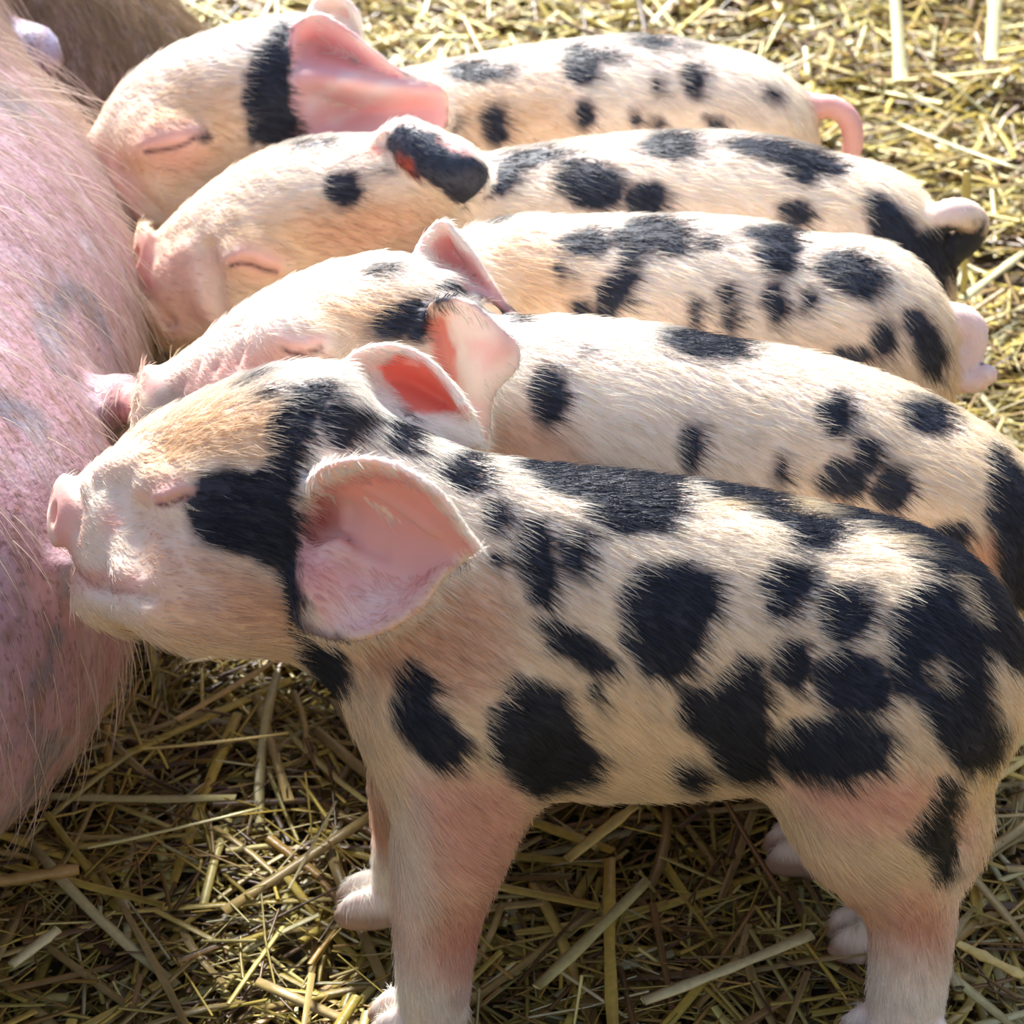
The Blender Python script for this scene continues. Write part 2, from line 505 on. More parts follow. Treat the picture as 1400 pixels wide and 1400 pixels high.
# ------------------------------------------------------------------ a piglet
def piglet(spec):
    root = bpy.data.objects.new('piglet', None); sc.collection.objects.link(root)
    root.empty_display_size = 0.05
    tag(root, spec['label'], 'piglet', 'piglets suckling in a row')
    Y0 = spec['Y']; h = spec['h']
    body = [section(*s) for s in spec['torso']]
    head = [section(*s) for s in spec['head']]
    allp = np.array(body + head)
    tails = np.array([np.append(P(a, b, c), r) for a, b, c, r in spec['tail']])
    lo = np.array([min(allp[:, 0].min(), tails[:, 0].min()) - 0.03, Y0 - spec.get('near', 0.085), -0.012])
    hi = np.array([max(allp[:, 0].max(), tails[:, 0].max()) + 0.035, Y0 + 0.085, allp[:, 2].max() + 0.085])
    v = Volume(lo, hi, h)
    v.sections(body, k=0.01)
    for e in spec.get('masses', []):                                   # shoulder, haunch: px py Y rx ry rz
        v.ell(P(e[0], e[1], e[2]), e[3:6], k=0.014)
    v.sections(head, k=0.014, rx=spec.get('head_rx', 0.40), n=80)
    for c in spec.get('cheeks', []):
        v.ell(P(c[0], c[1], c[2]), c[3:6], k=0.012)
    for lg in spec['legs']:
        pts = np.array([np.append(P(a, b, c), r) for a, b, c, r in lg['pts']])
        pts[-1, 2] = max(pts[-1, 2], 0.012)
        v.tube(pts, k=0.018, n=50)
        foot(v, np.array([pts[-1, 0], pts[-1, 1], 0.007]), lg.get('fwd', -1))
    v.tube(tails, k=0.008, n=60)
    if 'snout' in spec:
        q = spec['snout']; snout(v, P(q[0], q[1], q[2]), q[3], q[4])
    for s, r, lift, k in spec.get('ridges', []): v.ridge(s, r, lift, k)
    for s, r, lift, k in spec.get('grooves', []): v.groove(s, r, lift, k)
    if 'eye' in spec: eye(v, spec['eye'], spec.get('bulge', 0.30))
    ears = []
    for rows in spec['ears']:
        S, edge = hit_ear_grid(rows)
        v.sheet(S, 0.0015 + 0.0012 * np.clip(edge * 5, 0, 1), k=0.004)
        ears.append(S)
    for q, r_, lift, k in spec.get('ear_ridges', []): v.ridge(q, r_, lift, k)
    for q, r_, lift, k in spec.get('ear_grooves', []): v.groove(q, r_, lift, k)
    V, Q = v.mesh()
    N = vertex_normals(V, Q)
    # base coat
    zz = V[:, 2]
    base = np.tile(np.array(CREAM), (len(V), 1))
    def mix(w, c):
        nonlocal base
        w = np.clip(w, 0, 1)[:, None]; base = base * (1 - w) + np.array(c) * w
    mix((0.135 - zz) / 0.05 * 0.8, BELLY)
    mix((0.085 - zz) / 0.03 * 0.9, WHITE)
    ptop = (zz - 0.2) / 0.05
    mix(ptop * 0.55, WHITE)  # upper back whitened: sunlit tops put into the coat colour
    mix(np.clip((0.022 - zz) / 0.006, 0, 1) * (np.abs(V[:, 2]) < 0.03), (0.35, 0.27, 0.2))
    td = catmull(tails[1:], 40)
    on_tail = np.zeros(len(V), bool)
    cand = np.nonzero(V[:, 0] > tails[1:, 0].min() - 0.02)[0]
    dt = np.sqrt(((V[cand][:, None] - td[None, :, :3]) ** 2).sum(2))
    on_tail[cand] = (dt - td[None, :, 3] * 1.25).min(1) < 0
    mix(on_tail * spec.get('tail_pink', 0.7), spec.get('tail_col', PINK))
    base = base * (1 + 0.10 * noise3(V, 90, spec['seed'])[:, None])
    layers = list(spec['paint'])
    if 'eye' in spec:
        e = spec['eye']
        layers.append(([('line', [(a, b - 7) for a, b in e], 9)], (0.80, 0.50, 0.46), 10, .8))
        layers.append(([('line', [(a, b + 2) for a, b in e], 3.0)], (0.10, 0.04, 0.035), 5, 1.0))
    col, vis, facing = paint(V, N, base, layers, spec['seed'], h)
    # skin is the coat colour with pink showing through
    lum = col.mean(1)
    skin = np.where((lum > 0.12)[:, None], col * 0.78 + np.array((0.76, 0.42, 0.31)) * 0.22, col * 1.6 + 0.004)
    body_o = make_mesh('body', V, Q, SKIN, root, skin)
    # fur length, none on the nose, the inside of the ears, the tail and the hooves
    length = np.full(len(V), spec.get('fur', 0.0095))
    length *= np.clip((zz - 0.018) / 0.04, 0, 1) * 0.5 + 0.5
    length[zz < 0.02] = 0
    px, py, _ = project(V)
    for s in spec.get('bare', []):
        dd = in_poly(px, py, s)
        length = np.where(vis & (dd < 0), 0, length)
    if 'eye' in spec:
        dd = line_dist(px, py, spec['eye'])
        length = np.where(vis & (dd < 26), np.minimum(length, 0.0045), length)
        du = line_dist(px, py + 5, spec['eye'])
        length = np.where(vis & (du < 12), 0, length)
    for s in spec.get('short', []):
        dd = in_poly(px, py, s)
        length = np.where(dd < 0, np.minimum(length, 0.0045), length)
    for S in ears:                                                     # fine down on the ears
        near = np.zeros(len(V), bool)
        c0, c1 = S.min(0) - 0.004, S.max(0) + 0.004
        cand = np.nonzero(np.all((V > c0) & (V < c1), axis=1))[0]
        sub = S[::7]
        for a in range(0, len(cand), 2000):
            cc = cand[a:a + 2000]
            dd = np.sqrt(((V[cc][:, None] - sub[None]) ** 2).sum(2)).min(1)
            near[cc] = dd < 0.0042
        length = np.where(near, np.minimum(length, 0.005), length)
    length = np.where(on_tail, np.minimum(length, 0.003), length)
    head_x = body[0][0]
    flow = np.zeros_like(V)
    side = np.clip(1 - N[:, 2], 0, 1)
    flow[:, 0] = 1.0; flow[:, 2] = -0.75 * side - 0.1
    flow[:, 1] = N[:, 1] * 0.35
    hd = np.clip((head_x - V[:, 0]) / 0.03, 0, 1)
    flow[:, 2] = flow[:, 2] * (1 - hd) + hd * (0.12 - 0.25 * side)
    lg = np.clip((0.12 - zz) / 0.03, 0, 1)[:, None]
    flow = flow * (1 - lg) + np.array((0.25, 0, -1.0)) * lg
    rump = np.clip((V[:, 0] - (tails[0, 0] - 0.06)) / 0.05, 0, 1)[:, None] * (1 - lg)
    flow = flow * (1 - rump) + np.array((0.55, 0, -0.9)) * rump
    grow_fur('fur', V, Q, N, col, flow, length, spec['hairs'], root, spec['seed'])
    if 'lashes' in spec:
        L0 = spec['lashes']; n = 26; r = np.random.default_rng(3)
        pts = np.zeros((n, 4, 3)); rad = np.zeros((n, 4))
        for i in range(n):
            t = i / (n - 1)
            a = v.on_surface([(L0[0][0] + (L0[1][0] - L0[0][0]) * t, L0[0][1] + (L0[1][1] - L0[0][1]) * t)], 0)
            if not len(a): continue
            a = a[0, :3]
            for j in range(4):
                s = j / 3
                pts[i, j] = a + np.array((0.0035 * s + 0.001 * r.normal() * s, -0.003 * s, -0.0035 * s + 0.002 * s * s))
                rad[i, j] = 0.00018 * (1 - 0.7 * s)
        lo_ = strands('eyelashes', pts, rad, np.tile((0.75, 0.6, 0.4), (n, 1)), HAIR, root)
    return root, v

def leg(pts, fwd=-1): return dict(pts=pts, fwd=fwd)

def wleg(xf, Y, top, r, foot_dx=0.0, bend=0.0):
    """a mostly hidden leg given in metres: x at the body, depth, top height, thickness there"""
    z = np.array([top, top * 0.72, top * 0.45, top * 0.22, 0.012])
    x = xf + foot_dx * np.array([0, 0.2, 0.5, 0.8, 1.0]) + bend * np.array([0, 0.5, 1.0, 0.35, 0.0])
    rr = r * np.array([1.0, 0.8, 0.55, 0.42, 0.38])
    out = []
    for i in range(5):
        d = depth_of(Y, z[i])
        row = 700 + F * math.tan(math.atan((CAM[2] - z[i]) / (Y - CAM[1])) - PITCH)
        out.append((700 + F * x[i] / d, row, Y, rr[i]))
    return dict(pts=out, fwd=-1)

BODY_W = [.036, .042, .047, .050, .052, .053, .052, .050, .043, .031, .018]
EARSHADE = (0.80, 0.42, 0.38)

# ---- nearest piglet
front = dict(
    label='nearest piglet, big black blotches, large pink ear facing the viewer, standing on straw',
    Y=0.0, h=0.0017, seed=11, hairs=120000, near=0.10, fur=0.0100,
    torso=[(470, 540, 925, 0.0, .036), (540, 575, 1005, 0.0, .042), (620, 612, 1060, 0.0, .047), (720, 632, 1088, 0.0, .050),
           (840, 645, 1092, 0.0, .052), (960, 660, 1088, 0.0, .053), (1080, 682, 1075, 0.0, .052), (1190, 708, 1065, 0.0, .051),
           (1280, 750, 1035, 0.0, .046), (1340, 800, 985, 0.0, .038), (1380, 850, 950, 0.0, .026)],
    head=[(103, 657, 752, .018, .0145), (125, 640, 778, .017, .017), (150, 620, 812, .016, .020), (180, 600, 842, .014, .025), (220, 572, 860, .012, .031),
          (275, 543, 872, .008, .038), (335, 518, 885, .004, .042), (400, 500, 903, 0.0, .042), (460, 500, 918, 0.0, .040)],
    masses=[(610, 900, -.012, .040, .042, .058), (1210, 925, -.012, .052, .045, .060), (1316, 1125, -.030, .010, .011, .018)],
    cheeks=[(290, 800, -.020, .038, .024, .026), (158, 770, .000, .013, .014, .020), (165, 822, .010, .018, .015, .010)],
    legs=[leg([(640, 950, -.026, .036), (634, 1060, -.031, .029), (617, 1150, -.033, .0235), (600, 1230, -.033, .0185), (594, 1300, -.033, .0155), (592, 1350, -.030, .0145), (590, 1400, -.024, .0140)]),
          leg([(600, 980, .020, .030), (575, 1080, .026, .021), (558, 1130, .040, .0145), (548, 1180, .050, .012), (540, 1225, .055, .011)]),
          leg([(1205, 980, -.022, .046), (1195, 1080, -.028, .038), (1222, 1155, -.030, .029), (1241, 1215, -.031, .0205), (1245, 1280, -.032, .0165), (1240, 1350, -.033, .0155), (1232, 1450, -.034, .0145)]),
          leg([(1190, 1000, .020, .042), (1175, 1100, .026, .030), (1205, 1180, .028, .018), (1215, 1240, .029, .0130), (1212, 1300, .032, .0115)])],
    tail=[(1372, 885, .0, .011), (1422, 900, .0, .007), (1436, 930, -.004, .0065), (1418, 965, -.01, .0055), (1396, 985, -.012, .004)],
    tail_pink=0.8,
    snout=(83, 698, .018, (-1, -.30, .30), .0140),
    ridges=[([(120, 665), (150, 640), (185, 632)], .004, -.002, .006),
            ([(95, 760), (110, 800), (150, 828), (210, 838)], .006, -.003, .008),
            ([(140, 700), (165, 730), (170, 780)], .007, -.005, .008),
            ([(200, 662), (228, 650), (258, 650)], .006, -.0035, .006)],
    grooves=[([(92, 758), (108, 785), (128, 800), (165, 806), (205, 815)], .0026, .0008, .004),
             ([(105, 655), (108, 690), (103, 725)], .0018, .0008, .003),
             ([(122, 650), (124, 672)], .0014, .0006, .003), ([(136, 645), (138, 664)], .0013, .0006, .003),
             ([(195, 700), (186, 740), (188, 775)], .0035, .0012, .006)],
    eye=[(215, 688), (228, 688), (242, 683), (256, 676)],
    lashes=[(232, 683), (266, 690)],
    ear_ridges=[([(446, 742, .002), (470, 752, .0034), (500, 768, .0034), (535, 782, .002)], .003, -.0008, .004),
                ([(448, 775, .002), (470, 800, .003), (490, 832, .002)], .003, -.0010, .004),
                ([(500, 665, .002), (545, 690, .0028), (590, 725, .002)], .003, -.0012, .005)],
    ear_grooves=[([(440, 688, .004), (438, 706, .0065), (441, 726, .005)], .005, -.001, .004),
                 ([(455, 728, .0012), (490, 742, .0018), (530, 758, .001)], .0015, .0002, .003)],
    ears=[[[(418, 660, -.034), (402, 700, -.030), (398, 745, -.034), (394, 790, -.036), (400, 830, -.034)],
           [(452, 636, -.066), (446, 690, -.020), (440, 742, -.042), (426, 800, -.052), (418, 858, -.050)],
           [(518, 630, -.082), (512, 685, -.044), (506, 752, -.046), (488, 815, -.056), (468, 872, -.064)],
           [(592, 668, -.090), (583, 715, -.064), (574, 762, -.060), (556, 808, -.064), (522, 862, -.076)],
           [(652, 748, -.086), (642, 756, -.080), (628, 768, -.076), (606, 785, -.076), (577, 828, -.080)]],
          [[(450, 515, .022), (455, 530, .022), (470, 545, .020), (490, 560, .016), (510, 580, .010)],
           [(490, 482, .036), (497, 505, .044), (510, 530, .044), (527, 560, .032), (545, 590, .020)],
           [(540, 474, .042), (545, 500, .054), (560, 530, .054), (575, 570, .038), (590, 602, .028)],
           [(592, 500, .042), (598, 525, .052), (605, 550, .052), (615, 580, .038), (625, 615, .032)],
           [(640, 560, .036), (645, 570, .040), (650, 580, .040), (655, 592, .038), (658, 605, .036)]]],
    paint=[
        ([[(150, 630), (200, 585), (280, 540), (360, 540), (400, 600), (380, 640), (260, 640), (200, 670)]], TAN, 60, .65),
        ([[(190, 690), (240, 740), (340, 780), (400, 800), (400, 880), (280, 870), (200, 850), (170, 780)]], ORANGE, 60, .6),  # lower cheek: thin coat over skin, with its warm shade painted in
        ([[(480, 830), (600, 790), (680, 790), (690, 900), (640, 960), (520, 930), (470, 900)]], ORANGE, 60, .6),  # neck and shoulder: shaded orange tone painted into the thin coat
        ([(160, 800, 50, 35), (175, 745, 18, 60), (270, 815, 16, 26, -30)], WHITE, 40, .5),
        ([[(60, 640), (100, 645), (110, 690), (104, 770), (70, 760)], [(90, 765), (200, 792), (190, 812), (100, 800)], (150, 710, 14, 18), (228, 672, 30, 16)], PINK, 20, .6),
        ([[(70, 655), (96, 655), (98, 740), (72, 745)]], (0.85, 0.45, 0.40), 8, .8),
        ([(560, 1230, 30, 110), (570, 1090, 25, 60), (1310, 1230, 22, 110), (1225, 1330, 60, 80)], WHITE, 40, .6),  # white legs, plus their sunlit edges painted paler
        ([[(560, 1060), (700, 1060), (720, 1130), (670, 1220), (600, 1200)], (640, 1290, 30, 60), [(1050, 1060), (1300, 1060), (1230, 1130), (1150, 1130)], (1240, 1255, 35, 30), (1305, 1130, 18, 25)], (0.78, 0.40, 0.33), 50, .65),
        ([[(255, 692), (262, 662), (276, 648), (300, 642), (345, 655), (372, 618), (370, 575), (396, 540), (430, 525), (455, 533), (440, 562), (412, 600), (405, 640), (398, 700), (428, 740), (430, 790), (395, 775), (345, 765), (300, 745), (262, 735)],
          (338, 521, 17, 5, -15), (360, 540, 15, 7, -20), (545, 592, 20, 28), (628, 648, 34, 26, 10), [(438, 562), (470, 550), (500, 566), (496, 590), (470, 614), (452, 604)],
          [(380, 765), (412, 765), (408, 850), (465, 870), (474, 925), (440, 945), (402, 900)],
          [(690, 625), (760, 600), (840, 610), (915, 635), (928, 690), (900, 722), (850, 728), (812, 715), (790, 682), (740, 668)],
          [(930, 640), (960, 620), (1060, 625), (1130, 640), (1205, 660), (1290, 700), (1350, 760), (1420, 830), (1410, 920), (1380, 905), (1340, 870), (1300, 800), (1245, 762), (1190, 722), (1150, 712), (1130, 752), (1085, 752), (1062, 712), (1000, 690), (960, 680)],
          (677, 703, 19, 22), (680, 766, 12, 14),
          [(715, 708), (745, 715), (760, 770), (750, 830), (725, 825), (705, 770)], (783, 750, 18, 32),
          [(735, 845), (770, 850), (800, 870), (838, 905), (830, 918), (790, 905), (745, 882)],
          [(870, 780), (930, 768), (970, 790), (978, 830), (965, 860), (945, 900), (920, 930), (880, 915), (850, 880), (845, 820)],
          [(1050, 770), (1095, 768), (1108, 800), (1090, 830), (1055, 848), (1039, 815)], (1152, 838, 34, 36, 30),
          [(925, 935), (965, 945), (990, 925), (1008, 895), (1040, 905), (1045, 960), (1052, 1055), (1010, 1072), (982, 1062), (962, 1010), (932, 985)],
          (1082, 908, 26, 30), [(1110, 920), (1150, 885), (1200, 905), (1218, 940), (1200, 968), (1140, 970), (1112, 950)],
          [(1060, 1000), (1120, 975), (1190, 978), (1222, 1010), (1210, 1045), (1160, 1065), (1100, 1060), (1052, 1035)],
          [(1215, 840), (1245, 800), (1300, 790), (1345, 860), (1350, 940), (1378, 1000), (1355, 1045), (1310, 1052), (1272, 995), (1250, 955), (1218, 945)],
          [(1290, 1062), (1312, 1072), (1298, 1120), (1308, 1160), (1302, 1198), (1277, 1196), (1262, 1162), (1242, 1145), (1265, 1108)],
          (942, 1060, 22, 15),
          [(535, 910), (560, 905), (590, 930), (595, 975), (640, 1010), (632, 1040), (600, 1048), (560, 1020), (540, 985)],
          [(700, 925), (735, 935), (772, 950), (788, 1010), (822, 1040), (800, 1065), (740, 1088), (700, 1075), (668, 1030), (668, 975)],
          (808, 945, 9, 12)], BLACK, 12, 1.0),
        ([(1276, 920, 14, 18), (1100, 694, 20, 5, 20), (985, 694, 20, 8), (1215, 738, 30, 5, 20), [(1360, 905), (1382, 930), (1380, 985), (1360, 990)], [(1300, 778), (1320, 800), (1334, 850), (1310, 830)], (1090, 690, 22, 8, 20)], CREAM, 14, .85),
        ([[(435, 660), (500, 640), (560, 650), (612, 695), (645, 748), (600, 780), (566, 825), (500, 862), (440, 855), (412, 810), (415, 720)]], EARPINK, 14, .9),
        ([(443, 712, 18, 34, 20)], (0.50, 0.10, 0.07), 22, .85),  # ear hole darkened in colour, adding to its shade
        ([(500, 830, 60, 28, -15), (470, 760, 30, 12, 35)], (0.92, 0.76, 0.70), 40, .8),  # pale down on lower ear and fold, lightened further as painted light
        ([('line', [(420, 652), (470, 632), (530, 632), (590, 662), (625, 700), (652, 745)], 9), ('line', [(470, 505), (500, 480), (550, 474), (595, 500), (636, 556)], 9)], WHITE, 12, .9),
        ([('line', [(215, 688), (228, 688), (242, 683), (258, 675)], 1.2)], (0.22, 0.09, 0.06), 4, .9),
        ([('line', [(98, 765), (112, 788), (130, 802), (160, 808), (200, 812)], 1.5)], (0.35, 0.14, 0.10), 5, .8),
        ([[(512, 505), (545, 487), (580, 497), (610, 530), (632, 562), (560, 563), (535, 535)]], (0.86, 0.14, 0.09), 10, .95),  # red of sun shining through the far ear, painted on
    ],
    bare=[[(60, 640), (100, 650), (102, 750), (60, 760)], [(440, 672), (500, 652), (560, 660), (606, 700), (636, 745), (595, 772), (540, 790), (470, 760), (440, 730)], [(212, 684), (240, 680), (258, 672), (260, 680), (240, 690), (214, 692)],
          [(512, 505), (545, 487), (580, 497), (610, 530), (632, 562), (560, 563), (535, 535)]],
    short=[[(95, 630), (200, 600), (260, 700), (240, 850), (100, 860)]],
)
piglet(front)

# ---- second piglet (its ear with the rolled edge leans on its shoulder)
second = dict(
    label='piglet directly behind the nearest one, white fluted ear, few spots on a long cream back',
    Y=0.122, h=0.0019, seed=21, hairs=80000, fur=0.0090,
    torso=[(610, 420, None, .122, .040, .048), (690, 432, None, .122, .046, .054), (780, 433, None, .122, .050, .058), (880, 443, None, .122, .052, .061),
           (980, 461, None, .122, .053, .063), (1080, 478, None, .122, .053, .064), (1180, 507, None, .122, .052, .063), (1270, 548, None, .122, .050, .060),
           (1340, 596, None, .122, .045, .055), (1392, 660, None, .122, .034, .042), (1425, 730, None, .122, .020, .026)],
    head=[(215, 512, 580, .128, .015), (240, 492, None, .127, .018, .022), (290, 455, None, .125, .024, .028), (340, 417, None, .123, .030, .034),
          (400, 383, None, .122, .036, .039), (460, 360, None, .122, .040, .041), (530, 348, None, .122, .041, .042), (600, 370, None, .122, .040, .042)],
    masses=[(1250, 760, .11, .055, .045, .060)],
    cheeks=[(430, 560, .105, .04, .026, .03), (225, 565, .125, .014, .014, .016), (420, 455, .10, .022, .022, .018)],
    legs=[wleg(-.025, .095, .12, .032), wleg(-.02, .15, .12, .032), wleg(.165, .094, .12, .036, -.018, .01), wleg(.175, .15, .12, .038, -.01, .02)],
    tail=[(1410, 680, .12, .012), (1440, 690, .12, .008), (1462, 720, .12, .007), (1450, 750, .115, .006)],
    tail_pink=0.3,
    snout=(207, 548, .127, (-1, -.35, .05), .0150),
    ridges=[([(375, 455), (410, 446), (445, 470)], .007, -.004, .006)],
    grooves=[([(270, 500), (262, 520)], .0016, .0006, .003), ([(300, 486), (293, 505)], .0016, .0006, .003), ([(330, 478), (324, 496)], .0016, .0006, .003), ([(250, 520), (243, 545)], .0016, .0006, .003)],
    eye=[(385, 475), (400, 482), (420, 482), (438, 474)],
    ears=[[[(580, 430, .100), (575, 450, .095), (580, 480, .090), (590, 510, .090), (600, 540, .090)],
           [(600, 412, .082), (600, 440, .100), (606, 480, .102), (616, 530, .092), (630, 572, .078)],
           [(638, 412, .070), (632, 440, .082), (628, 480, .088), (634, 540, .082), (648, 602, .072)],
           [(678, 445, .066), (674, 465, .068), (664, 490, .072), (650, 545, .074), (655, 612, .069)],
           [(706, 472, .070), (709, 487, .070), (704, 504, .069), (674, 538, .070), (663, 606, .069)]],
          [[(565, 352, .140), (575, 362, .140), (590, 377, .140), (610, 392, .135), (630, 408, .130)],
           [(580, 325, .150), (590, 345, .158), (606, 364, .158), (630, 387, .150), (655, 408, .140)],
           [(605, 303, .156), (616, 330, .168), (634, 357, .168), (655, 387, .156), (675, 412, .146)],
           [(632, 330, .152), (640, 350, .160), (655, 376, .160), (672, 400, .152), (688, 421, .146)],
           [(652, 358, .150), (665, 380, .150), (679, 400, .150), (691, 417, .148), (704, 432, .146)]]],
    paint=[
        ([[(430, 400), (520, 390), (600, 410), (590, 470), (480, 480), (420, 440)]], TAN, 60, .7),
        ([[(660, 560), (760, 560), (800, 640), (700, 650), (650, 620)]], ORANGE, 60, .6),
        ([[(230, 520), (330, 480), (400, 455), (440, 480), (440, 505), (340, 510), (250, 540)]], PINK, 30, .7),
        ([(225, 555, 22, 35, 20)], GREY, 26, .6),
        ([(205, 520, 14, 18)], (0.85, 0.45, 0.42), 12, .8),
        ([(748, 543, 26, 40), (960, 468, 58, 22, 8), (943, 610, 17, 30), (1066, 645, 9, 18), (1140, 568, 22, 28), (1185, 622, 17, 25, -10), (1150, 655, 36, 28, -10),
          (1218, 668, 26, 30), (1265, 567, 34, 20, 25), (1302, 730, 24, 20),
          [(1356, 600), (1400, 650), (1450, 750), (1440, 850), (1370, 820), (1352, 740), (1350, 680)],
          (514, 371, 18, 7), (612, 398, 24, 14, -20), (545, 437, 42, 20, -25), (680, 427, 30, 17, 30), (572, 445, 14, 22, 20)], BLACK, 12, 1.0),
        ([(797, 478, 12, 11)], GREY, 10, .7),
        ([('line', [(385, 475), (400, 482), (420, 482), (438, 474)], 1.5)], (0.22, 0.10, 0.08), 5, .8),
        ([(420, 490, 18, 8)], (0.40, 0.36, 0.30), 14, .6),
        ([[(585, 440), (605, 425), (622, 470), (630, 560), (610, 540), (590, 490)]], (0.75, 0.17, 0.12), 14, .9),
        ([[(608, 415), (640, 410), (685, 440), (710, 485), (665, 540), (662, 610), (640, 600), (632, 500)]], WHITE, 14, .9),
        ([[(640, 465), (690, 462), (698, 485), (660, 510)], [(645, 550), (657, 550), (658, 595), (648, 590)]], (0.86, 0.50, 0.50), 16, .6),
        ([[(590, 335), (612, 322), (640, 350), (692, 420), (640, 395), (600, 360)]], EARPINK, 10, .9),
        ([(1342, 760, 16, 26)], ORANGE, 20, .8),
    ],
    bare=[[(195, 500), (222, 500), (222, 590), (195, 590)], [(585, 440), (605, 425), (700, 455), (700, 490), (655, 520), (662, 600), (640, 590), (600, 520)],
          [(590, 335), (612, 322), (640, 350), (692, 420), (640, 395), (600, 360)]],
    short=[[(200, 490), (340, 440), (380, 500), (300, 560), (200, 600)]],
)
piglet(second)

# ---- middle piglet, head down behind its neighbour
middle = dict(
    label='middle piglet of the row, only its spotted back showing, head hidden between its neighbours',
    Y=0.243, h=0.0022, seed=31, hairs=60000, fur=0.0095,
    torso=[(650, 312, None, .243, .036, .044), (710, 296, None, .243, .043, .050), (790, 296, None, .243, .048, .055), (870, 294, None, .243, .050, .059),
           (950, 295, None, .243, .052, .061), (1030, 302, None, .243, .052, .062), (1100, 322, None, .243, .051, .060), (1170, 350, None, .243, .048, .057),
           (1215, 388, None, .243, .042, .050), (1245, 430, None, .243, .032, .042), (1262, 465, None, .243, .020, .028)],
    head=[(262, 520, None, .235, .015, .016), (300, 498, None, .236, .020, .022), (350, 470, None, .238, .028, .028), (410, 440, None, .240, .034, .034),
          (470, 415, None, .242, .038, .038), (530, 392, None, .243, .039, .040), (600, 350, None, .243, .038, .042)],
    masses=[(1165, 480, .235, .048, .045, .055)],
    legs=[wleg(-.02, .215, .12, .032), wleg(-.015, .27, .12, .032), wleg(.155, .215, .12, .038, -.01, .02), wleg(.16, .27, .12, .038, .0, .02)],
    tail=[(1272, 472, .243, .011), (1290, 450, .24, .009), (1312, 438, .238, .0080), (1330, 452, .235, .0072), (1328, 480, .232, .0066), (1312, 505, .230, .0064), (1328, 522, .226, .006), (1350, 512, .224, .005)],
    tail_pink=0.95, tail_col=(0.92, 0.76, 0.70),
    snout=(254, 530, .234, (-1, -.2, -.4), .0150),
    ears=[[[(560, 400, .215), (560, 410, .215), (560, 420, .215), (565, 430, .215), (570, 440, .215)],
           [(590, 395, .21), (590, 408, .212), (592, 420, .212), (596, 432, .21), (600, 445, .21)],
           [(620, 400, .208), (620, 412, .21), (622, 424, .21), (624, 436, .21), (626, 446, .21)],
           [(640, 412, .208), (640, 420, .21), (642, 430, .21), (644, 438, .21), (644, 446, .21)],
           [(655, 425, .208), (655, 430, .21), (656, 435, .21), (656, 440, .21), (656, 445, .21)]]],
    paint=[
        ([[(660, 340), (740, 330), (800, 380), (780, 440), (700, 430)]], TAN, 60, .6),
        ([(798, 333, 32, 19, -5), (885, 322, 52, 22, -5), (862, 350, 14, 18), [(850, 362), (875, 375), (852, 420), (840, 435), (812, 425), (818, 395), (835, 380)],
          (763, 370, 9, 12), (793, 422, 14, 12), (920, 340, 18, 14), (969, 330, 12, 10), (1062, 342, 30, 36, 20), (1040, 318, 30, 9), (1058, 415, 15, 28), (1104, 412, 10, 17),
          (992, 402, 11, 14), (1000, 435, 11, 22), (950, 433, 10, 20), (1160, 374, 46, 28, 22), (1208, 463, 17, 28), (1168, 487, 28, 12),
          [(1232, 425), (1262, 425), (1290, 470), (1288, 520), (1262, 515), (1248, 480)], (666, 298, 14, 12), (885, 360, 2, 2)], BLACK, 12, 1.0),
    ],
)
piglet(middle)

